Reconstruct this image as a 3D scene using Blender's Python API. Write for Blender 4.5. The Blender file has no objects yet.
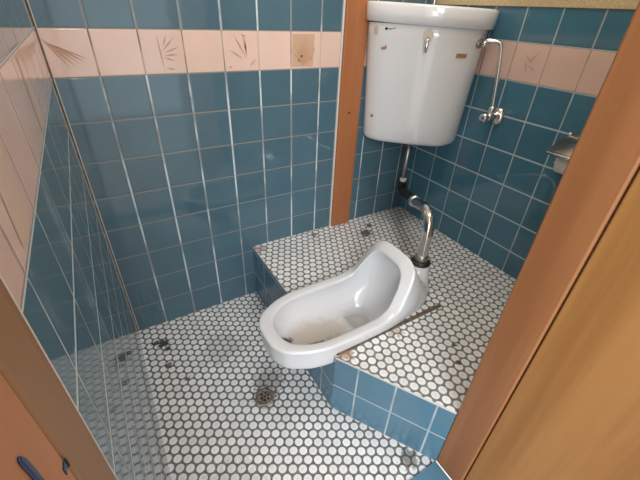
import bpy, math, random
from mathutils import Vector, Matrix
random.seed(4)
S = 0.1                       # all lengths below are in decimetres
W = 11.349                    # room width
ZP = 2.172                    # top of the raised platform
col = bpy.context.scene.collection

# ------------------------------------------------------------------ nodes
class NT:
    def __init__(s, name):
        s.m = bpy.data.materials.new(name); s.m.use_nodes = True
        s.t = s.m.node_tree; s.b = s.t.nodes['Principled BSDF']
    def n(s, k, **kw):
        x = s.t.nodes.new(k)
        for a, v in kw.items(): setattr(x, a, v)
        return x
    def l(s, a, b): s.t.links.new(a, b)
    def put(s, sock, v):
        if hasattr(v, 'is_linked') or isinstance(v, bpy.types.NodeSocket): s.l(v, sock)
        else: sock.default_value = v
    def M(s, op, a, b=0.0, c=0.0):
        x = s.n('ShaderNodeMath', operation=op)
        for i, v in enumerate((a, b, c)): s.put(x.inputs[i], v)
        return x.outputs[0]
    def ss(s, v, lo, hi):       # smoothstep
        x = s.n('ShaderNodeMapRange', interpolation_type='SMOOTHSTEP')
        s.put(x.inputs[0], v); x.inputs[1].default_value = lo; x.inputs[2].default_value = hi
        return x.outputs[0]
    def mix(s, f, a, b):
        x = s.n('ShaderNodeMix', data_type='RGBA')
        s.put(x.inputs[0], f)
        for i, v in ((6, a), (7, b)):
            if isinstance(v, tuple): v = (*v[:3], 1)
            s.put(x.inputs[i], v)
        return x.outputs[2]
    def noise(s, vec, scale, detail=3, rough=.5, dim='3D'):
        x = s.n('ShaderNodeTexNoise', noise_dimensions=dim)
        if vec is not None: s.l(vec, x.inputs['Vector'])
        x.inputs['Scale'].default_value = scale; x.inputs['Detail'].default_value = detail
        x.inputs['Roughness'].default_value = rough
        return x.outputs[0]
    def uv(s):
        u = s.n('ShaderNodeUVMap'); u.uv_map = 'UVMap'
        sp = s.n('ShaderNodeSeparateXYZ'); s.l(u.outputs[0], sp.inputs[0])
        return u.outputs[0], sp.outputs[0], sp.outputs[1]
    def obj(s): return s.n('ShaderNodeTexCoord').outputs['Object']
    def bump(s, h, strength=.5, dist=.001):
        b = s.n('ShaderNodeBump'); b.inputs['Strength'].default_value = strength
        b.inputs['Distance'].default_value = dist
        s.l(h, b.inputs['Height']); s.l(b.outputs[0], s.b.inputs['Normal'])
    def set(s, **kw):
        for k, v in kw.items(): s.put(s.b.inputs[k.replace('_', ' ')], (*v, 1) if isinstance(v, tuple) and len(v) == 3 else v)
        return s.m

def tile_mat(name, base, grout, var=.12, rough=.07, gw=.023, hk=1.5, wk=1.0, grout2=(.24, .22, .19), uneven=1.0):
    t = NT(name); uv, u, v = t.uv()
    fu = t.M('FRACT', u); fv = t.M('FRACT', v)
    du = t.M('MULTIPLY', t.M('MINIMUM', fu, t.M('SUBTRACT', 1.0, fu)), wk); dv = t.M('MULTIPLY', t.M('MINIMUM', fv, t.M('SUBTRACT', 1.0, fv)), hk)
    d = t.M('MINIMUM', du, dv)
    m = t.ss(d, gw * .7, gw * 1.35)
    idv = t.n('ShaderNodeCombineXYZ'); t.l(t.M('FLOOR', u), idv.inputs[0]); t.l(t.M('FLOOR', v), idv.inputs[1])
    wn = t.n('ShaderNodeTexWhiteNoise', noise_dimensions='2D'); t.l(idv.outputs[0], wn.inputs[0])
    o = t.obj(); nz = t.noise(o, 14, 4)
    k = t.M('ADD', t.M('MULTIPLY', t.M('SUBTRACT', wn.outputs[0], .5), var), t.M('MULTIPLY', t.M('SUBTRACT', nz, .5), var * 2.2))
    hs = t.n('ShaderNodeHueSaturation'); hs.inputs['Color'].default_value = (*base, 1); t.b.inputs['IOR'].default_value = 1.58
    t.l(t.M('ADD', k, 1.0), hs.inputs['Value'])
    gn = t.noise(o, 9, 3)
    g2 = t.mix(t.M('MULTIPLY', t.ss(gn, .40, .60), uneven), grout, tuple(c * .38 for c in grout))  # noise mixes the grout with a darker tone of itself
    g2 = t.mix(t.M('LESS_THAN', dv, du), g2, grout2)
    c = t.mix(m, g2, hs.outputs[0])
    t.l(c, t.b.inputs['Base Color'])
    t.l(t.M('SUBTRACT', .6, t.M('MULTIPLY', m, .6 - rough)), t.b.inputs['Roughness'])
    h = t.M('ADD', t.M('MULTIPLY', t.ss(d, gw * .6, gw * 2.6), .8), t.M('MULTIPLY', t.noise(o, 22, 1), .22))
    # each tile sits at a very slightly different tilt
    h = t.M('ADD', h, t.M('MULTIPLY', t.M('MULTIPLY', t.M('SUBTRACT', wn.outputs[0], .5), t.M('SUBTRACT', fu, .5)), .5))
    t.bump(h, .7, .0006)
    return t.m

def penny_mat(name, spots, grout=(.12, .12, .118), tile=(.78, .785, .78), haze=.0):
    """round mosaic tiles in a hexagonal lattice; uv is in tile pitches"""
    t = NT(name); uv, u, v = t.uv(); R3 = math.sqrt(3)
    def lat(ou, ov):
        a = t.M('ADD', u, ou); b = t.M('DIVIDE', t.M('ADD', v, ov), R3)
        ia = t.M('ROUND', a); ib = t.M('ROUND', b)
        x = t.M('SUBTRACT', a, ia); y = t.M('MULTIPLY', t.M('SUBTRACT', b, ib), R3)
        return t.M('SQRT', t.M('ADD', t.M('MULTIPLY', x, x), t.M('MULTIPLY', y, y))), ia, ib
    d1, a1, b1 = lat(0, 0); d2, a2, b2 = lat(.5, R3 / 2)
    d = t.M('MINIMUM', d1, d2); first = t.M('LESS_THAN', d1, d2)
    ida = t.M('ADD', t.M('MULTIPLY', first, t.M('SUBTRACT', a1, a2)), a2)
    idb = t.M('ADD', t.M('ADD', t.M('MULTIPLY', first, t.M('SUBTRACT', b1, b2)), b2), t.M('MULTIPLY', first, 57.3))
    cb = t.n('ShaderNodeCombineXYZ'); t.l(ida, cb.inputs[0]); t.l(idb, cb.inputs[1])
    wn = t.n('ShaderNodeTexWhiteNoise', noise_dimensions='2D'); t.l(cb.outputs[0], wn.inputs[0])
    m = t.ss(d, .435, .375)
    o = t.obj()
    big = t.noise(o, 3.5, 4); fine = t.noise(o, 60, 3)
    hs = t.n('ShaderNodeHueSaturation'); hs.inputs['Color'].default_value = (*tile, 1)
    val = t.M('ADD', 1.0, t.M('MULTIPLY', t.M('SUBTRACT', wn.outputs[0], .5), .16))
    val = t.M('ADD', val, t.M('MULTIPLY', t.M('SUBTRACT', big, .5), .35))
    val = t.M('SUBTRACT', val, t.M('MULTIPLY', t.ss(d, .2, .06), .09))
    t.l(val, hs.inputs['Value'])
    g = t.mix(t.ss(fine, .35, .7), grout, tuple(c * 1.7 for c in grout))
    c = t.mix(m, g, hs.outputs[0])
    sp = t.n('ShaderNodeSeparateXYZ'); t.l(o, sp.inputs[0])
    for (x, y, r, k, dark) in spots:      # dirt stains with a shape of their own
        dx = t.M('SUBTRACT', sp.outputs[0], x * S); dy = t.M('SUBTRACT', sp.outputs[1], y * S)
        dd = t.M('SQRT', t.M('ADD', t.M('MULTIPLY', dx, dx), t.M('MULTIPLY', dy, dy)))
        dd = t.M('ADD', dd, t.M('MULTIPLY', t.M('SUBTRACT', t.noise(o, 90, 4, .65), .5), r * S * 2.6))
        f = t.M('MULTIPLY', t.ss(dd, r * S, r * S * .6), k)
        c = t.mix(f, c, dark)
    t.l(c, t.b.inputs['Base Color'])
    t.l(t.M('SUBTRACT', .75, t.M('MULTIPLY', m, .5)), t.b.inputs['Roughness'])
    t.bump(t.ss(d, .47, .36), .6, .0008)
    return t.m

def wood_mat(name, a, b, rough=.35, scale=1.0, axis='z', coat=.3):
    t = NT(name); o = t.obj()
    mp = t.n('ShaderNodeMapping'); sc = [26 * scale] * 3; sc['xyz'.index(axis)] = 1.1 * scale
    mp.inputs['Scale'].default_value = sc; t.l(o, mp.inputs[0])
    n1 = t.noise(mp.outputs[0], 1.0, 4, .55); n2 = t.noise(mp.outputs[0], 7.0, 3)
    f = t.M('ADD', t.M('MULTIPLY', t.ss(n1, .3, .7), .75), t.M('MULTIPLY', n2, .3))
    t.l(t.mix(f, a, b), t.b.inputs['Base Color'])
    t.set(Roughness=rough); t.b.inputs['Coat Weight'].default_value = coat; t.b.inputs['Coat Roughness'].default_value = .25
    t.bump(n2, .08, .0005)
    return t.m

def plain(name, c, rough=.4, metal=0.0, coat=0.0, var=0.0, nscale=20):
    t = NT(name)
    if var:
        n = t.noise(t.obj(), nscale, 4)
        t.l(t.mix(t.ss(n, .3, .7), tuple(x * (1 - var) for x in c), tuple(min(1, x * (1 + var)) for x in c)), t.b.inputs['Base Color'])
    else: t.set(Base_Color=c)
    t.set(Roughness=rough, Metallic=metal); t.b.inputs['Coat Weight'].default_value = coat
    t.b.inputs['Coat Roughness'].default_value = .04
    return t.m

BLUE = (.072, .142, .185)
M_tile = tile_mat('glazed blue tile', BLUE, (.62, .68, .70))
M_tileR_lit = tile_mat('glazed blue tile right lit teal', (.066, .182, .262), (.44, .54, .58), hk=1.0, wk=1.25, grout2=(.44, .54, .58), uneven=.4)  # same blue tile; the teal light on this wall is put into its colour
M_tileL = tile_mat('glazed blue tile left', BLUE, (.46, .55, .58), hk=1.1, wk=1.7, grout2=(.52, .62, .66), uneven=.8)
M_riser = tile_mat('blue riser tile', (.085, .190, .270), (.42, .50, .55), rough=.22, hk=1.1, grout2=(.38, .43, .47), uneven=.5)
M_band = tile_mat('glazed pink tile', (.72, .52, .44), (.50, .38, .32), var=.08, gw=.016)
M_motif = plain('brown leaf print', (.52, .30, .19), .15)
M_motif2 = plain('tan leaf print ground', (.58, .37, .26), .15)
M_motifL = plain('pale gold leaf print', (.70, .50, .39), .15)
M_motifL2 = plain('pale gold print ground', (.71, .52, .40), .15)
M_plaster = plain('beige sand plaster', (.60, .48, .29), .9, var=.12, nscale=160)
M_white = plain('matte ceiling white', (.7, .68, .64), .8)
M_penny = penny_mat('round mosaic floor', [(.62, -.95, .20, .95, (.03, .025, .02)), (.42, -.85, .14, .9, (.03, .025, .02)), (.72, -1.25, .12, .9, (.04, .03, .025)), (.62, -1.95, .15, .8, (.05, .04, .03)),
                    (1.0, -2.7, .10, .7, (.06, .05, .04)),
                    (2.3, -2.0, .8, .25, (.1, .08, .06)), (2.79, -4.39, .42, .55, (.10, .08, .06)), (3.1, -4.0, .55, .45, (.06, .05, .04)),
                    (5.3, -7.75, .3, .7, (.06, .05, .04)), (1.2, -6.3, .9, .2, (.1, .09, .07))])
M_pennyp = penny_mat('round mosaic platform', [(8.6, -1.15, .30, .85, (.05, .035, .03)), (9.1, -.75, .16, .85, (.05, .035, .03)), (6.7, -.3, .15, .7, (.10, .06, .04)),
                     (4.5, -.25, .28, .5, (.22, .13, .08)), (6.95, -7.25, .10, .9, (.08, .06, .05)), (7.3, -6.8, .08, .9, (.05, .04, .04)), (4.55, -5.62, .28, .7, (.32, .16, .07)), (6.2, -5.6, .3, .5, (.22, .15, .1))],
                     grout=(.14, .138, .132))
M_post = wood_mat('orange stained post', (.40, .15, .055), (.33, .115, .04), .4)
M_jamb = wood_mat('brown door jamb', (.36, .15, .055), (.26, .10, .036), .4, coat=.05)
M_jambL = wood_mat('tan door jamb', (.32, .18, .08), (.20, .105, .045), .5, coat=0)
M_jambO = wood_mat('orange door casing', (.48, .22, .09), (.36, .15, .06), .5, coat=0)
M_door = wood_mat('honey oak veneer', (.42, .20, .06), (.26, .105, .025), .4, scale=.7, coat=.05)
M_china = plain('white vitreous china', (.76, .775, .80), .12, coat=.6)
M_chrome = plain('chrome', (.72, .72, .72), .12, 1.0)
M_dull = plain('dulled steel', (.45, .44, .42), .35, 1.0, var=.2)
M_rust = plain('tarnished drain metal', (.26, .22, .18), .5, .6, var=.5, nscale=120)
M_black = plain('black rubber', (.012, .012, .014), .45)
M_dark = plain('dark hole', (.01, .01, .01), .8)
M_cap = plain('yellowed plastic cap', (.60, .53, .43), .4)
M_sticker = plain('brown sticker remnant', (.42, .20, .09), .6, var=.3, nscale=400)
M_caulk = plain('off-white caulk', (.62, .60, .55), .6)
M_mortar = plain('brown stained mortar', (.13, .09, .06), .9, var=.4, nscale=60)
M_bluemetal = plain('dark blue metal', (.03, .05, .13), .3, .7)
M_paper = plain('white toilet paper', (.80, .79, .77), .9)
M_hall = plain('hall floor vinyl', (.46, .43, .38), .4, var=.2)

# ------------------------------------------------------------------ mesh helpers
class MB:
    def __init__(s): s.v = []; s.f = []; s.mi = []; s.u = []; s.mats = []; s.smooth = []
    def mat(s, m):
        if m not in s.mats: s.mats.append(m)
        return s.mats.index(m)
    def face(s, pts, m, uv=None, smooth=False):
        i = len(s.v); s.v += [tuple(p) for p in pts]; s.f.append(tuple(range(i, i + len(pts))))
        s.mi.append(s.mat(m)); s.u.append(uv or [(0, 0)] * len(pts)); s.smooth.append(smooth)
    def loft(s, loops, m, cap0=True, cap1=True, closed=True, smooth=True):
        base = len(s.v); n = len(loops[0])
        for L in loops: s.v += [tuple(p) for p in L]
        mi = s.mat(m)
        for i in range(len(loops) - 1):
            for j in range(n if closed else n - 1):
                k = (j + 1) % n; a = base + i * n; b = a + n
                s.f.append((a + j, a + k, b + k, b + j)); s.mi.append(mi); s.u.append([(0, 0)] * 4); s.smooth.append(smooth)
        for c, i in ((cap0, 0), (cap1, len(loops) - 1)):
            if c:
                f = [base + i * n + j for j in range(n)]
                if i == 0: f.reverse()
                s.f.append(tuple(f)); s.mi.append(mi); s.u.append([(0, 0)] * n); s.smooth.append(False)
    def box(s, lo, hi, m):
        x0, y0, z0 = lo; x1, y1, z1 = hi
        P = [(x, y, z) for z in (z0, z1) for y in (y0, y1) for x in (x0, x1)]
        for q in ((0, 2, 3, 1), (4, 5, 7, 6), (0, 1, 5, 4), (2, 6, 7, 3), (0, 4, 6, 2), (1, 3, 7, 5)): s.face([P[i] for i in q], m)
    def tube(s, path, r, m, n=16, cap=True):
        path = [Vector(p) for p in path]; loops = []; up = None
        rr = r if isinstance(r, (list, tuple)) else [r] * len(path)
        for i, p in enumerate(path):
            d = (path[min(i + 1, len(path) - 1)] - path[max(i - 1, 0)]).normalized()
            if up is None: up = d.orthogonal().normalized()
            up = (up - d * up.dot(d)).normalized(); q = d.cross(up)
            loops.append([p + (up * math.cos(a) + q * math.sin(a)) * rr[i] for a in [2 * math.pi * k / n for k in range(n)]])
        s.loft(loops, m, cap, cap)
    def build(s, name, parent=None, base=(0, 0, 0), bevel=0, subsurf=0, merge=True, auto=None):
        me = bpy.data.meshes.new(name)
        b = Vector(base)
        me.from_pydata([((Vector(v) - b) * S)[:] for v in s.v], [], s.f)
        for m in s.mats: me.materials.append(m)
        uvl = me.uv_layers.new(name='UVMap'); k = 0
        for i, p in enumerate(me.polygons):
            p.material_index = s.mi[i]; p.use_smooth = s.smooth[i]
            for q in s.u[i]: uvl.data[k].uv = q; k += 1
        import bmesh
        bm = bmesh.new(); bm.from_mesh(me)
        if merge: bmesh.ops.remove_doubles(bm, verts=bm.verts, dist=1e-5)
        bmesh.ops.recalc_face_normals(bm, faces=bm.faces)
        bm.to_mesh(me); bm.free()
        o = bpy.data.objects.new(name, me); col.objects.link(o)
        if parent: o.parent = parent
        else: o.location = b * S
        if bevel:
            md = o.modifiers.new('b', 'BEVEL'); md.width = bevel * S; md.segments = 3; md.limit_method = 'ANGLE'; md.angle_limit = math.radians(40)
            for p in me.polygons: p.use_smooth = True
            wn = o.modifiers.new('w', 'WEIGHTED_NORMAL'); wn.keep_sharp = True
        if subsurf:
            md = o.modifiers.new('s', 'SUBSURF'); md.levels = subsurf; md.render_levels = subsurf
            for p in me.polygons: p.use_smooth = True
        return o

def tag(o, label=None, cat=None, kind=None, group=None):
    if label: o['label'] = label
    if cat: o['category'] = cat
    if kind: o['kind'] = kind
    if group: o['group'] = group
    return o
def thing(name, base, label, cat):
    o = bpy.data.objects.new(name, None); col.objects.link(o); o.location = Vector(base) * S
    o.empty_display_size = .03
    return tag(o, label, cat)
def catmull(P, n, closed=False):
    P = [Vector(p) for p in P]; out = []; N = len(P)
    for i in range(N if closed else N - 1):
        g = (lambda k: P[k % N]) if closed else (lambda k: P[max(0, min(N - 1, k))])
        a, b, c, d = g(i - 1), g(i), g(i + 1), g(i + 2)
        for j in range(n):
            t = j / n
            out.append(.5 * ((2 * b) + (c - a) * t + (2 * a - 5 * b + 4 * c - d) * t * t + (3 * b - a - 3 * c + d) * t ** 3))
    if not closed: out.append(P[-1])
    return out
def circ(c, r, ax=(0, 0, 1), n=24):
    ax = Vector(ax).normalized(); u = ax.orthogonal().normalized(); v = ax.cross(u)
    return [Vector(c) + (u * math.cos(2 * math.pi * k / n) + v * math.sin(2 * math.pi * k / n)) * r for k in range(n)]
def lathe(mb, c, ax, prof, m, n=24):
    ax = Vector(ax).normalized()
    mb.loft([circ(Vector(c) + ax * h, r, ax, n) for r, h in prof], m)

# ------------------------------------------------------------------ setting
ZB0, ZB1, ZT, ZC = 8.0, 8.967, 9.967, 22.0
def wall(name, P, nrm, u0, u1, uoff, up, label, zlo=0, tiled=True, motifs=(), M_tile=M_tile, M_motif=M_motif, M_motif2=M_motif2):
    """P(u,z) -> point on the room side plane; nrm points out of the room"""
    mb = MB(); n = Vector(nrm)
    Q = lambda u, z, d=0: Vector(P(u, z)) + n * d
    U = lambda u: (u - uoff) / up
    segs = [(zlo, ZB0, M_tile, lambda z: z), (ZB0, ZB1, M_band, lambda z: (z - ZB0) / (ZB1 - ZB0)), (ZB1, ZT, M_tile, lambda z: z - ZB1)] if tiled else []
    for a, b, m, f in segs:
        e = 1e-4
        mb.face([Q(u0, a), Q(u1, a), Q(u1, b), Q(u0, b)], m, [(U(u0), f(a + 0)), (U(u1), f(a + 0)), (U(u1), f(b)), (U(u0), f(b))])
    z1 = ZT if tiled else zlo
    mb.face([Q(u0, z1), Q(u1, z1), Q(u1, ZC), Q(u0, ZC)], M_plaster)
    for q in ([Q(u0, zlo, 1), Q(u1, zlo, 1), Q(u1, ZC, 1), Q(u0, ZC, 1)], [Q(u0, zlo), Q(u0, zlo, 1), Q(u0, ZC, 1), Q(u0, ZC)],
              [Q(u1, zlo), Q(u1, zlo, 1), Q(u1, ZC, 1), Q(u1, ZC)], [Q(u0, ZC), Q(u1, ZC), Q(u1, ZC, 1), Q(u0, ZC, 1)], [Q(u0, zlo), Q(u1, zlo), Q(u1, zlo, 1), Q(u0, zlo, 1)]):
        mb.face(q, M_plaster)
    for (k, kind) in motifs:            # printed leaf strokes on single band tiles
        def stroke(x0, y0, x1, y1, w=.03):
            d = Vector((x1 - x0, y1 - y0)).normalized(); pz = Vector((-d.y, d.x)) * w
            mid = ((x0 + x1) / 2, (y0 + y1) / 2)
            pts = [(x0, y0), (mid[0] + pz.x, mid[1] + pz.y), (x1, y1), (mid[0] - pz.x, mid[1] - pz.y)]
            mb.face([Q(uoff + (k + a) * up, ZB0 + b * (ZB1 - ZB0), -.008) for a, b in pts], M_motif)
        if kind == 'spray':
            for j in range(5): stroke(.08 + .03 * j, .82 - .03 * j, .50 + .10 * j, .16 + .05 * j, .018 + .012 * (j % 2))
        if kind == 'patch':
            mb.face([Q(uoff + (k + a) * up, ZB0 + b * (ZB1 - ZB0), -.004) for a, b in ((.2, .1), (.6, .04), (.85, .2), (.8, .6), (.68, .9), (.4, .94), (.3, .6))], M_motif2)
        if kind == 'faint':
            for a, b, c, d in ((.25, .85, .5, .5), (.35, .5, .7, .75), (.45, .2, .6, .6), (.2, .35, .5, .45)): stroke(a, b, c, d, .012)
        if kind == 'stem':
            stroke(.40, .93, .46, .05, .02)
            for a, b, c, d in ((.45, .5, .8, .85), (.5, .48, .88, .62), (.48, .42, .85, .45), (.47, .38, .75, .3), (.5, .6, .62, .9), (.47, .14, .75, .1)): stroke(a, b, c, d, .022)
        if kind == 'reed':
            for a, b, c, d in ((.3, .92, .62, .35), (.55, .92, .66, .4), (.62, .88, .62, .3), (.15, .55, .55, .3), (.7, .1, .9, .3), (.1, .08, .22, .14), (.5, .9, .66, .86)): stroke(a, b, c, d, .022)
        if kind == 'fan':
            mb.face([Q(uoff + (k + a) * up, ZB0 + b * (ZB1 - ZB0), -.004) for a, b in ((.03, .06), (.74, .06), (.78, .93), (.05, .93))], M_motif2)
            for j in range(9):
                a = math.radians(30 + 15 * j); stroke(.42, .08, .42 + .62 * math.cos(a) * .75, .08 + .85 * math.sin(a), .03)
            for a, b in ((.2, .2), (.62, .24), (.3, .32), (.7, .5)): stroke(a, b, a + .09, b + .05, .035)
    return tag(mb.build(name), label, kind='structure')

wall('wall_back', lambda u, z: (u, 0, z), (0, 1, 0), 0, W, -.0593, .9914, 'blue tiled rear wall with a pink tile band', motifs=((0, 'spray'), (2, 'stem'), (4, 'reed'), (6, 'fan'), (8, 'stem')))
wall('wall_right', lambda u, z: (W, u, z), (1, 0, 0), -8.9, 0, -4.324, .992, 'blue tiled wall behind the stop valve', motifs=((0, 'faint'),), M_tile=M_tileR_lit)
wall('wall_left', lambda u, z: (0, u, z), (-1, 0, 0), -8.28, 0, -6.78, 1.0, 'blue and pink tiled wall at the left', motifs=((-1, 'patch'), (2, 'patch')), M_tile=M_tileL, M_motif=M_motifL, M_motif2=M_motifL2)
mb = MB(); mb.box((0, -.022, 0), (.022, 0, ZT), M_mortar); mb.box((.022, -.008, 0), (.042, 0, ZB0), M_caulk); mb.box((.022, -.008, ZB1), (.042, 0, ZT), M_caulk)
tag(mb.build('trim_7'), 'dark seam with white caulk in the left rear wall corner', kind='structure')
# front wall: right of the doorway and above it
mb = MB(); mb.box((6.75, -8.87, 0), (W, -8.2, ZC), M_plaster); tag(mb.build('wall_front'), kind='structure')
mb = MB(); mb.box((-1, -8.87, 18.4), (6.75, -8.2, ZC), M_plaster); tag(mb.build('wall_front_upper'), kind='structure')
mb = MB(); mb.box((-1, -8.87, ZC), (W + 1, 1, ZC + .5), M_white); tag(mb.build('ceiling'), kind='structure')

# lower floor
PT = .25
def fuv(x, y): return ((y + 4.132) / PT, (x - .232) / PT)
mb = MB()
poly = [(0, 0), (0, -8.15), (5.87, -8.15), (5.87, 0)]
mb.face([(x, y, 0) for x, y in poly], M_penny, [fuv(x, y) for x, y in poly])
mb.face([(x, y, -.8) for x, y in poly], M_plaster)
for i in range(4):
    a, b = poly[i], poly[(i + 1) % 4]; mb.face([(*a, 0), (*b, 0), (*b, -.8), (*a, -.8)], M_plaster)
tag(mb.build('floor'), kind='structure')
mb = MB(); mb.box((-9, -30, -.8), (16, -8.87, -.02), M_hall); tag(mb.build('floor_hall'), kind='structure')

# raised platform with a notch for the toilet
NX, NY0, NY1, NZ, LZ = 7.1, -5.34, -3.40, .85, 1.60
th = math.radians(3.0); ca, sa = math.cos(th), math.sin(th)
def puv(x, y):
    dx, dy = x - 5.815, y + 6.515; return ((dx * ca + dy * sa) / PT, (-dx * sa + dy * ca) / PT)
A0, B0, C0, D0, E0 = (4.3, 0), (4.3, -5.6), (5.85, -8.15), (W, -8.15), (W, 0)
mb = MB()
for pol in ([(4.3, 0), (4.3, NY1), (NX, NY1), (NX, 0)], [(NX, 0), (NX, -8.15), D0, E0], [(4.3, NY0), B0, C0, (NX, -8.15), (NX, NY0)]):
    mb.face([(x, y, ZP) for x, y in pol], M_pennyp, [puv(x, y) for x, y in pol])
def riser(a, b, z0, z1, u0, mt=M_riser):
    L = math.dist(a, b); mb.face([(*a, z0), (*b, z0), (*b, z1), (*a, z1)], mt, [(u0, z0), (u0 + L, z0), (u0 + L, z1), (u0, z1)])
for z0, z1 in ((0, 2.0), ):
    pass
riser((4.3, 0), (4.3, NY1), 0, ZP - .06, 0); riser((4.3, NY1), (4.3, NY0), 0, LZ, NY1 * -1); mb.face([(4.3, NY1, LZ), (4.6, NY1, LZ), (4.6, NY0, LZ), (4.3, NY0, LZ)], M_mortar); riser((4.3, NY0), B0, 0, ZP - .06, -NY0)
L = math.dist(B0, C0)
mb.face([(*B0, 0), (*C0, 0), (*C0, ZP - .06), (*B0, ZP - .06)], M_riser, [(.345, .0), (.345 + L / .97, .0), (.345 + L / .97, 1.99), (.345, 1.99)])
def edge(a, b): mb.face([(*a, ZP - .06), (*b, ZP - .06), (*b, ZP), (*a, ZP)], M_caulk)
edge((4.3, 0), (4.3, NY1)); edge((4.3, NY0), B0); edge(B0, C0)
def side(a, b, z0, z1): mb.face([(*a, z0), (*b, z0), (*b, z1), (*a, z1)], M_mortar)
side(C0, D0, 0, ZP); side(D0, E0, 0, ZP); side(E0, A0, 0, ZP)
side((4.3, NY1), (NX, NY1), NZ, ZP); side((NX, NY1), (NX, NY0), NZ, ZP); side((NX, NY0), (4.3, NY0), NZ, ZP)
mb.face([(4.6, NY1, NZ), (NX, NY1, NZ), (NX, NY0, NZ), (4.6, NY0, NZ)], M_mortar); mb.face([(4.6, NY1, NZ), (4.6, NY0, NZ), (4.6, NY0, LZ), (4.6, NY1, LZ)], M_mortar)
mb.face([(x, y, 0) for x, y in (A0, B0, C0, D0, E0)], M_mortar)
plat = tag(mb.build('floor_step'), 'raised platform paved in small round white tiles with blue tiled edge', kind='structure')
# mortar seam beside the toilet
mb = MB()
mb.box((4.36, -5.58, ZP), (8.10, -5.46, ZP + .012), M_mortar)
mb.box((4.36, -3.26, ZP), (4.9, -3.17, ZP + .012), M_mortar)
mb.build('mortar_seam', parent=plat)

# tiled sill under the door
mb = MB(); x0, x1, y0, y1 = 0, 5.84, -8.87, -8.15
mb.box((x0, y0, -.8), (x1, y1, .03), M_mortar)
mb.face([(x0, y0, .04), (x1, y0, .04), (x1, y1, .04), (x0, y1, .04)], M_riser, [(.2, .1), (6, .1), (6, .85), (.2, .85)])
tag(mb.build('trim_4', merge=False), 'blue tiled door sill', kind='structure')

# wooden post on the back wall
mb = MB(); mb.box((7.63, -.14, ZP), (8.47, 0, ZC), M_post)
post = tag(mb.build('trim_1', bevel=.03), 'orange brown wooden post on the back wall', kind='structure')
mb = MB(); mb.box((7.57, -.05, ZP), (7.63, 0, ZC), M_caulk); mb.box((8.47, -.05, ZP), (8.52, 0, ZC), M_caulk); mb.build('caulk_line', parent=post)
mb = MB(); lathe(mb, (8.02, -.141, 6.6), (0, -1, 0), [(.035, 0), (.035, .01)], M_dark, 12); mb.build('nail_hole', parent=post)
# wooden moulding over the tiles
for i, (lo, hi) in enumerate((((0, -.08, ZT), (7.57, 0, ZT + .5)), ((W - .03, -8.2, 9.80), (W, -.02, ZT + .5)))):
    mb = MB(); mb.box(lo, hi, M_plaster); tag(mb.build('trim_%d' % (5 + i), bevel=.02), kind='structure')

# door jambs
mb = MB(); mb.box((5.84, -8.87, .04), (6.75, -8.15, 18.4), M_jamb)
tag(mb.build('trim_2', bevel=.04), 'brown wooden door jamb at the right', kind='structure')
mb = MB(); mb.box((-.9, -8.77, .04), (.035, -8.27, 18.4), M_jambL)
mb.box((-.9, -9.9, .04), (.03, -8.78, 18.4), M_jambO)
jl = tag(mb.build('trim_3', bevel=.03), 'tan wooden door jamb at the left', kind='structure')
mb = MB(); mb.box((0, -8.27, .04), (.03, -8.25, 18.4), M_caulk); mb.build('caulk_line', parent=jl)
# strike plate
mb = MB(); mb.loft([[(x, y, z) for (y, z) in ((-9.10, 7.94), (-9.08, 7.96), (-9.055, 7.9), (-9.05, 7.80), (-9.055, 7.6), (-9.09, 7.55))] for x in (.028, .045)], M_bluemetal, smooth=False)
sp = mb.build('strike_plate', parent=jl, bevel=.01)
mb = MB(); mb.box((.03, -8.80, 7.33), (.04, -8.785, 7.40), M_dark); mb.box((.03, -8.86, 7.36), (.036, -8.81, 7.42), M_bluemetal); mb.build('latch_hole', parent=jl)
# door leaf, swung open into the hall
mb = MB(); mb.box((5.865, -16.6, .1), (6.25, -8.89, 18.2), M_door)
dr = tag(mb.build('door_1', bevel=.03), 'honey oak veneer door standing open at the right', kind='structure')

# ------------------------------------------------------------------ squat toilet
TB = (2.85, -4.37, ZP)
toilet = thing('squat_toilet', (5.5, -4.37, ZP), 'white ceramic squat toilet with a raised hood, overhanging the step edge', 'toilet')
def loop(keys, n=4):
    full = [(t, s, z) for t, s, z in keys] + [(t, -s, z) for t, s, z in reversed(keys[1:-1])]
    return [Vector((TB[0] + p.x, TB[1] + p.y, TB[2] + p.z)) for p in [catmull(full, n, True)[i] * .6 + (full_[i // n] * (1 - (i % n) / n) + full_[(i // n + 1) % len(full_)] * ((i % n) / n)) * .4 for full_ in [[Vector(q) for q in full]] for i in range(len(full) * n)]]
OUT = [(.03, 0, .35), (.06, .40, .35), (.28, .76, .35), (.82, 1.05, .35), (1.36, 1.17, .35), (2.3, 1.18, .35), (3.15, 1.17, .36), (3.62, 1.13, .56), (3.98, 1.0, 1.12), (4.17, .84, 1.50), (4.22, .52, 1.70), (4.22, 0, 1.74)]
INN = [(.40, 0, .34), (.43, .30, .34), (.58, .56, .34), (.97, .79, .34), (1.42, .89, .34), (2.3, .90, .34), (2.98, .88, .35), (3.36, .84, .50), (3.68, .74, .98), (3.86, .60, 1.32), (3.92, .36, 1.47), (3.93, 0, 1.49)]
def mixk(f, dz=0, dt=0): return [(a[0] * (1 - f) + b[0] * f + dt, a[1] * (1 - f) + b[1] * f, a[2] * (1 - f) + b[2] * f + dz) for a, b in zip(OUT, INN)]
def low(z, back, k=.985):
    r = []
    for i, (t, s, zz) in enumerate(OUT):
        if i <= 6: r.append((1.9 + (t - 1.9) * k, s * k, z if not isinstance(z, list) else z[i]))
        else: r.append(back[i - 7])
    return r
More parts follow.
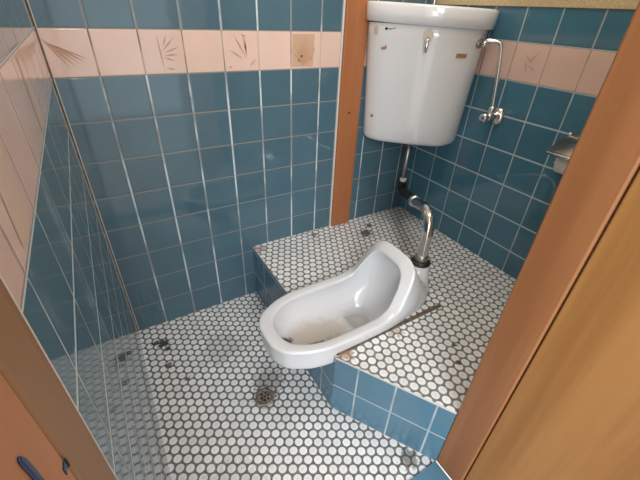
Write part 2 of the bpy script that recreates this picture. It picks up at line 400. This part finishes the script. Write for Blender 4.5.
bowl_loops = [
    low(-1.05, [(3.6, .55, -1.1), (3.8, .5, -1.1), (4.0, .4, -1.1), (4.1, .25, -1.1), (4.15, 0, -1.1)], .50),
    low(-.62, [(3.7, .85, -.6), (3.9, .75, -.6), (4.05, .6, -.6), (4.15, .35, -.6), (4.2, 0, -.6)], .78),
    low(-.36, [(3.8, .93, -.3), (3.95, .85, -.3), (4.1, .7, -.3), (4.2, .4, -.3), (4.2, 0, -.3)], .80),
    low(-.37, [(3.9, 1.0, -.1), (4.3, .95, -.1), (4.8, .75, -.1), (5.2, .45, -.1), (5.4, 0, -.1)], .93),
    low(-.34, [(3.95, 1.06, -.02), (4.5, 1.0, -.02), (5.05, .84, -.02), (5.48, .5, -.02), (5.66, 0, -.02)], .965),
    low(-.12, [(3.9, 1.10, .2), (4.4, 1.02, .3), (4.85, .84, .32), (5.2, .5, .34), (5.36, 0, .36)], .975),
    low(.17, [(3.76, 1.13, .42), (4.22, 1.03, .74), (4.48, .86, .95), (4.64, .54, 1.03), (4.72, 0, 1.05)], .985),
    [(t + (0 if i < 7 else .04), s, z - .07) for i, (t, s, z) in enumerate(OUT)],
    [(t, s, z - .025) for t, s, z in OUT], mixk(.05, .0), mixk(.18, .015), mixk(.5, .015), mixk(.82, .012), mixk(.96, -.005),
    [(t + (.0 if i < 7 else .03), s, z - .06) for i, (t, s, z) in enumerate(INN)],
    [(.43, 0, .12), (.46, .30, .12), (.60, .57, .12), (.97, .82, .12), (1.38, .94, .12), (2.3, .96, .12), (3.05, .94, .10), (3.55, .88, .25), (3.90, .78, .72), (4.03, .66, 1.05), (4.08, .42, 1.25), (4.09, 0, 1.28)],
    [(.52, 0, -.18), (.55, .26, -.18), (.68, .50, -.18), (.98, .72, -.2), (1.42, .83, -.2), (2.3, .86, -.24), (3.05, .84, -.3), (3.58, .76, -.18), (3.94, .66, .15), (4.07, .52, .45), (4.12, .33, .6), (4.13, 0, .64)],
    [(.70, 0, -.27), (.73, .2, -.27), (.84, .38, -.28), (1.08, .58, -.3), (1.48, .68, -.31), (2.2, .66, -.38), (2.9, .64, -.48), (3.4, .56, -.45), (3.72, .46, -.3), (3.86, .35, -.15), (3.92, .2, -.05), (3.93, 0, -.03)],
    [(2.80, 0, -.45), (2.80, .14, -.45), (2.80, .26, -.45), (2.81, .38, -.45), (2.84, .48, -.46), (2.95, .52, -.48), (3.10, .52, -.52), (3.32, .47, -.55), (3.5, .39, -.5), (3.6, .28, -.45), (3.66, .15, -.4), (3.67, 0, -.4)],
    [(2.84, 0, -.68), (2.84, .12, -.68), (2.84, .22, -.68), (2.85, .33, -.68), (2.90, .42, -.68), (3.0, .45, -.68), (3.12, .45, -.7), (3.28, .40, -.7), (3.42, .32, -.7), (3.5, .22, -.68), (3.54, .12, -.66), (3.55, 0, -.66)],
    [(2.88, 0, -1.0), (2.88, .08, -1.0), (2.9, .15, -1.0), (2.92, .22, -1.0), (2.96, .28, -1.0), (3.04, .32, -1.0), (3.14, .32, -1.0), (3.24, .28, -1.0), (3.32, .22, -1.0), (3.37, .16, -1.0), (3.4, .08, -1.0), (3.41, 0, -1.0)],
]
# china with brown dirt stains inside the bowl
t_ = NT('stained vitreous china'); o_ = t_.obj(); sp_ = t_.n('ShaderNodeSeparateXYZ'); t_.l(o_, sp_.inputs[0])
c_ = (.66, .67, .69, 1)
def blob(prev, x, y, rx, ry, k, colr, z0, ns=60, amp=.9):
    X = t_.M('DIVIDE', t_.M('SUBTRACT', sp_.outputs[0], (x - 5.5) * S), rx * S); Y = t_.M('DIVIDE', t_.M('SUBTRACT', sp_.outputs[1], (y + 4.37) * S), ry * S)
    d = t_.M('SQRT', t_.M('ADD', t_.M('MULTIPLY', X, X), t_.M('MULTIPLY', Y, Y)))
    d = t_.M('ADD', d, t_.M('MULTIPLY', t_.M('SUBTRACT', t_.noise(o_, ns, 4, .65), .5), amp * 2))
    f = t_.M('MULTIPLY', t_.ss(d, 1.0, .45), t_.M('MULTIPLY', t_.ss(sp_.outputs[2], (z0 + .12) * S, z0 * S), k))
    return t_.mix(f, prev, colr)
c_ = blob(c_, 4.6, -4.45, 1.5, .6, .5, (.50, .38, .25), .0, 30, .6)
c_ = blob(c_, 5.0, -4.85, 1.4, .25, .4, (.36, .28, .18), .0, 90)
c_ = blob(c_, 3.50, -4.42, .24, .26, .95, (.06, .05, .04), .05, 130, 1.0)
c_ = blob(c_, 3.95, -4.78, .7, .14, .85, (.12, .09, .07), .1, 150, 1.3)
t_.l(c_, t_.b.inputs['Base Color']); t_.set(Roughness=.16); t_.b.inputs['Coat Weight'].default_value = .5; t_.b.inputs['Coat Roughness'].default_value = .05
M_bowl = t_.m
mb = MB(); mb.loft([loop(k) for k in bowl_loops], M_bowl)
mb.build('bowl', parent=toilet, base=(5.5, -4.37, ZP), subsurf=1)
# water standing in the well
mb = MB(); mb.face([Vector((TB[0] + 3.16 + .36 * math.cos(a), TB[1] + .44 * math.sin(a), TB[2] - .76)) for a in [math.pi * k / 12 for k in range(24)]], plain('standing water', (.42, .41, .38), .05))
mb.build('water', parent=toilet, base=(5.5, -4.37, ZP))
# inlet horn behind the hood
cx, cy = TB[0] + 5.33, TB[1]
mb = MB(); mb.loft([[(cx + dx + r * math.cos(a), cy + r * k * math.sin(a), ZP + z) for a in [2 * math.pi * i / 28 for i in range(28)]] for (dx, r, k, z) in
    ((-.35, .75, .9, -.01), (-.30, .62, .88, .2), (-.16, .46, .92, .45), (-.03, .34, .98, .65), (0, .31, 1, .78), (0, .30, 1, .83), (0, .2, 1, .83))], M_china)
mb.build('flush_inlet', parent=toilet, base=(5.5, -4.37, ZP))

# ------------------------------------------------------------------ corner tank
Cn = Vector((W, 0, 0)); Nn = Vector((-1, -1, 0)) / math.sqrt(2); En = Vector((1, -1, 0)) / math.sqrt(2)
def cp(s, n, z): q = Cn + En * s + Nn * n; return Vector((q.x, q.y, z))
tb = cp(-.1, 1.4, 5.7)
tank = thing('toilet_tank', tb, 'white ceramic corner toilet tank mounted high between two walls', 'toilet tank')
def plan(front, z, grow=0, k=6):
    c = [catmull([Vector((a, b, 0)) for a, b in front], k)][0]
    pts = [(v.x, v.y) for v in c] + [(.12, .2), (-.12, .2)]
    cx_, cy_ = -.1, 1.5; out = []
    for a, b in pts:
        d = Vector((a - cx_, b - cy_)); L = d.length; f = (L + grow) / L
        a, b = cx_ + d.x * f, cy_ + d.y * f
        out.append(cp(a, max(b, abs(a) + .03), z))
    return out
TOP = [(-1.98, 2.02), (-1.84, 2.38), (-1.40, 2.66), (-.75, 2.78), (-.1, 2.82), (.55, 2.74), (1.12, 2.56), (1.45, 2.22), (1.60, 1.75)]
BOT = [(-1.80, 1.84), (-1.68, 2.04), (-1.34, 2.22), (-.70, 2.32), (-.1, 2.35), (.5, 2.27), (1.02, 2.10), (1.32, 1.80), (1.45, 1.54)]
def lerp(a, b, f): return [(x0 * (1 - f) + x1 * f, y0 * (1 - f) + y1 * f) for (x0, y0), (x1, y1) in zip(a, b)]
mb = MB(); L = [plan(BOT, 5.66, -.28), plan(BOT, 5.68, -.16), plan(BOT, 5.74, -.06), plan(BOT, 5.84, 0)]
for f in (.15, .3, .45, .6, .75, .9, 1.0): L.append(plan(lerp(BOT, TOP, f), 5.84 + (9.26 - 5.84) * f))
mb.loft(L, M_china); mb.build('tank_body', parent=tank, base=tb, subsurf=0)
LID = [(-2.05, 2.06), (-1.92, 2.44), (-1.46, 2.74), (-.78, 2.88), (-.1, 2.92), (.58, 2.84), (1.18, 2.66), (1.56, 2.30), (1.74, 1.80)]
mb = MB(); tilt = lambda L: [Vector((p.x, p.y, p.z + .045 - .022 * (p - Cn).dot(En))) for p in L]
mb.loft([tilt(q) for q in [plan(LID, 9.2, -.06), plan(LID, 9.22, .0), plan(LID, 9.45, .02), plan(LID, 9.63, .03), plan(LID, 9.69, -.0), plan(LID, 9.70, -.06), plan(LID, 9.70, -.18), plan(LID, 9.64, -.28), plan(LID, 9.52, -.6), plan(LID, 9.48, -1.0)]], M_china)
mb.build('tank_lid', parent=tank, base=tb)
mb = MB(); mb.tube(catmull([cp(-.1, 1.3, 9.5), cp(-.1, 1.3, 10.0), cp(-.1, 1.32, 10.4), cp(-.1, 1.5, 10.62), cp(-.1, 1.72, 10.5), cp(-.1, 1.76, 10.35)], 5), .07, M_chrome); mb.build('spout', parent=tank, base=tb)
# points on the tank front: interpolate the front curve
def front(s, z):
    f = max(0, min(1, (z - 5.84) / (9.2 - 5.84))); c = catmull([Vector((a, b, 0)) for a, b in lerp(BOT, TOP, f)], 12)
    best = min(range(len(c) - 1), key=lambda i: abs((c[i].x + c[i + 1].x) / 2 - s)); d = (c[best + 1] - c[best]).normalized()
    n = c[best].y + d.y / d.x * (s - c[best].x)
    nor = (En * (-d.y) + Nn * d.x); nor = nor if nor.dot(Nn) > 0 else -nor
    return cp(s, n, z), nor.normalized(), (En * d.x + Nn * d.y).normalized()
def patch(mb, s, z, w, h, m, t=.012, shape=4, rot=0):
    z += .09; p, n, e = front(s, z); pts = []
    q = [(-.5, -.5), (.5, -.5), (.5, .5), (-.5, .5)] if shape == 4 else [(.5 * math.cos(2 * math.pi * k / shape), .5 * math.sin(2 * math.pi * k / shape)) for k in range(shape)]
    slope = .13
    for a, b in q:
        a, b = a * w, b * h; a, b = a * math.cos(rot) - b * math.sin(rot), a * math.sin(rot) + b * math.cos(rot)
        pts.append(p + e * a + Vector((0, 0, b)) + n * (b * slope))
    mb.loft([[x - n * .02 for x in pts], [x + n * t for x in pts]], m, smooth=False)
lv = MB(); patch(lv, -.12, 8.92, .29, .36, M_cap, .05, 20); lever = lv.build('flush_lever', parent=tank, base=tb)
lv = MB(); p, n, e = front(-.12, 8.87)
lv.tube([p + n * .05 + Vector((0, 0, .08)), p + n * .14 + Vector((0, 0, .02)), p + n * .16 + Vector((0, 0, -.16)), p + n * .14 + Vector((0, 0, -.28))], [.05, .06, .055, .035], M_chrome, 12)
lv.build('lever_handle', parent=lever, base=tb)
mb = MB(); patch(mb, -1.62, 8.98, .13, .26, M_cap, .03, 18); mb.build('plug_cap', parent=tank, base=tb)['label'] = 'yellowed oval plug cap'
mb = MB(); patch(mb, -1.33, 9.03, .085, .07, M_bluemetal, .006, 10); patch(mb, -1.22, 9.03, .16, .022, M_bluemetal, .006, 8, .05); patch(mb, -1.1, 9.055, .12, .016, M_bluemetal, .006, 8, .25)
mb.build('printed_mark', parent=tank, base=tb)
for (s, z, w, h, rot) in ((-1.36, 8.52, .20, .09, .15), (-1.30, 8.55, .06, .12, 0)):
    pass
mb = MB(); patch(mb, -1.36, 8.52, .16, .08, M_sticker, .008, 7, .15); patch(mb, -1.29, 8.55, .07, .12, M_sticker, .009, 6, 0); mb.build('sticker', parent=tank, base=tb)
mb = MB(); patch(mb, .92, 8.45, .31, .12, M_sticker, .008); mb.build('sticker', parent=tank, base=tb)
mb = MB(); patch(mb, -1.50, 6.45, .10, .09, M_sticker, .008); mb.build('sticker', parent=tank, base=tb)
# inlet fittings near the right top of the tank
for (s, z, r) in ((1.43, 9.02, .10), (1.35, 8.86, .12)):
    mb = MB(); p, n, e = front(s, z)
    lathe(mb, p - n * .02, n, [(r, 0), (r, .05), (r * .8, .08), (r * .55, .085), (r * .5, .03)], M_dull, 18)
    mb.build('inlet_fitting', parent=tank, base=tb)

# ------------------------------------------------------------------ supply pipe and stop valve
pa, na, ea = front(1.40, 8.86)
vx, vy, vz = W, -3.37, 6.95
supply = thing('supply_pipe', (10.9, -3.2, 7.1), 'thin bent chrome supply pipe between the tank and the stop valve', 'pipe')
mb = MB()
mb.tube(catmull([pa, pa + na * .12, Vector((10.80, -2.72, 8.95)), Vector((10.98, -2.98, 8.93)), Vector((11.02, -3.10, 8.78)), Vector((11.02, -3.20, 8.3)), Vector((11.02, -3.30, 7.7)), Vector((11.02, -3.36, 7.25))], 6), .06, M_chrome)
mb.build('pipe', parent=supply, base=(10.9, -3.2, 7.1))
mb = MB(); lathe(mb, pa + na * .05, na, [(.09, 0), (.10, .02), (.10, .12), (.07, .14)], M_chrome, 6); mb.build('nut', parent=supply, base=(10.9, -3.2, 7.1))
mb = MB(); lathe(mb, (11.02, -3.37, 7.10), (0, 0, 1), [(.10, 0), (.11, .02), (.11, .13), (.07, .16)], M_chrome, 6); mb.build('nut', parent=supply, base=(10.9, -3.2, 7.1))
valve = thing('stop_valve', (vx, vy, vz), 'chrome water stop valve with round wall flange', 'valve')
vb = (vx, vy, vz)
mb = MB(); lathe(mb, vb, (-1, 0, 0), [(.27, 0), (.27, .03), (.22, .09), (.11, .12), (.10, .3)], M_chrome, 28); mb.build('wall_flange', parent=valve, base=vb)
mb = MB(); lathe(mb, (11.2, vy, vz), (-1, 0, 0), [(.10, 0), (.115, .04), (.115, .24), (.09, .29), (.07, .30)], M_chrome, 20)
mb.tube([(11.02, -3.37, 6.95), (11.02, -3.37, 7.11)], .085, M_chrome); mb.build('valve_body', parent=valve, base=vb)
mb = MB(); lathe(mb, (10.91, vy, vz), (-1, 0, 0), [(.06, 0), (.06, .1), (.13, .12), (.14, .16), (.13, .24), (.05, .26)], M_chrome, 8); mb.build('handle', parent=valve, base=vb)

# ------------------------------------------------------------------ flush pipe
fb = (cx, cy, ZP + .83)
flush = thing('flush_pipe', fb, 'chrome and black flush pipe running from the tank down to the squat toilet', 'pipe')
P1 = Vector((10.24, -1.0, 0)); P0 = Vector((cx, cy, 0)); dd = (P1 - P0).normalized()
def fp(k, z): q = P0 + (P1 - P0) * k; return Vector((q.x, q.y, z))
mb = MB(); mb.tube([fp(1, 3.95), fp(1, 5.67)], .085, M_dull); mb.build('down_pipe', parent=flush, base=fb)
mb = MB(); lathe(mb, fp(1, 5.50), (0, 0, 1), [(.16, 0), (.18, .03), (.18, .12), (.14, .16)], M_chrome, 6); mb.build('nut', parent=flush, base=fb)
mb = MB(); lathe(mb, fp(1, 4.0), (0, 0, 1), [(.12, 0), (.13, .03), (.13, .14), (.09, .17)], M_caulk, 18); mb.build('coupling', parent=flush, base=fb)
mb = MB(); mb.tube(catmull([fp(1, 4.05), fp(1, 3.82), fp(.93, 3.72), fp(.8, 3.85), fp(.62, 4.05), fp(.5, 4.18)], 6), [.17] * 30 + [.17], M_black); mb.build('rubber_elbow', parent=flush, base=fb)
mb = MB(); q = fp(.5, 4.17); d2 = (fp(.3, 4.4) - q).normalized(); lathe(mb, q - d2 * .05, d2, [(.19, 0), (.22, .04), (.22, .22), (.17, .28)], M_chrome, 8); mb.build('nut', parent=flush, base=fb)
mb = MB(); mb.tube(catmull([fp(.5, 4.17), fp(.36, 4.32), fp(.22, 4.52), fp(.10, 4.58), fp(.03, 4.45), fp(0, 4.15), fp(0, 3.7), fp(0, 3.3), fp(0, 2.95)], 6), .165, M_chrome, 20); mb.build('chrome_bend', parent=flush, base=fb)
mb = MB(); lathe(mb, fp(0, 3.0), (0, 0, 1), [(.30, 0), (.31, .05), (.26, .10), (.2, .12)], M_black, 24); mb.build('rubber_cap', parent=flush, base=fb)
mb = MB(); lathe(mb, fp(0, 3.1), (0, 0, 1), [(.2, 0), (.21, .03), (.21, .2), (.17, .24)], M_dull, 8); mb.build('nut', parent=flush, base=fb)

# ------------------------------------------------------------------ floor drain
db = (2.79, -4.39, .0)
drain = thing('floor_drain', db, 'small round metal drain in the lower mosaic floor', 'drain')
mb = MB(); lathe(mb, db, (0, 0, 1), [(.27, 0), (.27, .02), (.24, .035), (.21, .03), (.20, .012)], M_rust, 28); mb.build('frame', parent=drain, base=db)
mb = MB(); lathe(mb, (db[0], db[1], .012), (0, 0, 1), [(.20, 0), (.20, .012), (.19, .016)], M_rust, 24); gr = mb.build('grate', parent=drain, base=db)
mb = MB()
for k in range(6):
    a = k * math.pi / 3; lathe(mb, (db[0] + .11 * math.cos(a), db[1] + .11 * math.sin(a), .027), (0, 0, 1), [(.035, 0), (.035, .004)], M_dark, 10)
lathe(mb, (db[0], db[1], .027), (0, 0, 1), [(.03, 0), (.03, .004)], M_dark, 10)
mb.build('grate_hole', parent=gr, base=db)

# ------------------------------------------------------------------ paper holder
hb = (W, -5.9, 6.5)
holder = thing('toilet_paper_holder', hb, 'chrome toilet paper holder on the right wall beside the door jamb', 'paper holder')
mb = MB(); mb.box((W - .05, -7.0, 6.25), (W, -5.62, 6.98), M_dull); mb.build('back_plate', parent=holder, base=hb, bevel=.02)
mb = MB(); prof = [(W - .05, 6.96), (W - .30, 6.98), (W - .62, 6.88), (W - .86, 6.72), (W - .90, 6.62)]
mb.loft([[(x, y, z) for y in (-5.66, -6.98)] for x, z in prof], M_dull, False, False, closed=False)
o = mb.build('cover', parent=holder, base=hb); md = o.modifiers.new('s', 'SOLIDIFY'); md.thickness = .003
mb = MB(); mb.tube([(W - .89, -5.66, 6.66), (W - .89, -6.98, 6.66)], .055, M_chrome); mb.build('front_lip', parent=holder, base=hb)
for y in (-5.80, -6.94):
    mb = MB(); mb.box((W - .62, y - .035, 6.35), (W - .05, y + .035, 6.6), M_chrome); mb.build('arm', parent=holder, base=hb, bevel=.03)
mb = MB(); mb.tube([(W - .40, -5.84, 7.10), (W - .40, -6.9, 7.10)], .022, M_chrome); mb.tube([(W - .40, -5.84, 7.10), (W - .40, -5.78, 7.10)], .04, M_china)
mb.tube([(W - .40, -6.3, 7.10), (W - .2, -6.3, 6.97)], .03, M_chrome); mb.build('rod', parent=holder, base=hb)
mb = MB(); mb.tube([(W - .5, -5.8, 6.42), (W - .5, -6.94, 6.42)], .06, M_dull); mb.build('spindle', parent=holder, base=hb)
rb = (W - .5, -6.3, 6.42)
mb = MB(); lathe(mb, (W - .5, -6.88, 6.42), (0, 1, 0), [(.09, 0), (.29, 0), (.29, .98), (.09, .98), (.09, 0)], M_paper, 32)
tag(mb.build('toilet_paper_roll', base=rb), 'white toilet paper roll hanging in the chrome holder', 'toilet paper')

# ------------------------------------------------------------------ light
def area(name, loc, tgt, sx, sy, power, colr):
    l = bpy.data.lights.new(name, 'AREA'); l.shape = 'RECTANGLE'; l.size = sx * S; l.size_y = sy * S; l.energy = power; l.color = colr
    o = bpy.data.objects.new(name, l); col.objects.link(o); o.location = Vector(loc) * S
    o.rotation_euler = (Vector(tgt) - Vector(loc)).to_track_quat('-Z', 'Y').to_euler(); return o
area('hall_window_light', (-3, -26, 17), (5, -4, 3), 8, 11, 34, (1, 1, 1))
area('hall_side_window_light', (-6, -21, 9.3), (5, -4, 5), 2.2, 9, 4, (1, 1, 1))
area('ceiling_lamp_light', (6.6, -5.4, 21.6), (6.6, -5.4, 0), 6, 4, 8.5, (1, 1, 1))
w = bpy.data.worlds.new('World'); bpy.context.scene.world = w; w.use_nodes = True
w.node_tree.nodes['Background'].inputs[0].default_value = (.90, .96, 1, 1); w.node_tree.nodes['Background'].inputs[1].default_value = 1.8

# ------------------------------------------------------------------ camera
RR = ((0.858831, -0.510599, 0.041203), (-0.249814, -0.487692, -0.83651), (0.447215, 0.708128, -0.5464))
cd = bpy.data.cameras.new('camera'); cam = bpy.data.objects.new('camera', cd); col.objects.link(cam)
r, d, f = (Vector(x) for x in RR)
m = Matrix((r, -d, -f)).transposed().to_4x4(); m.translation = Vector((.6713, -10.3188, 9.5552)) * S
cam.matrix_world = m
cd.sensor_width = 36; cd.lens = 356.04 / 640 * 36; cd.clip_start = .005; cd.clip_end = 50
sc = bpy.context.scene; sc.camera = cam
sc.view_settings.view_transform = 'Standard'; sc.view_settings.look = 'None'; sc.view_settings.gamma = 1
sc.view_settings.use_curve_mapping = False; sc.view_settings.exposure = 0
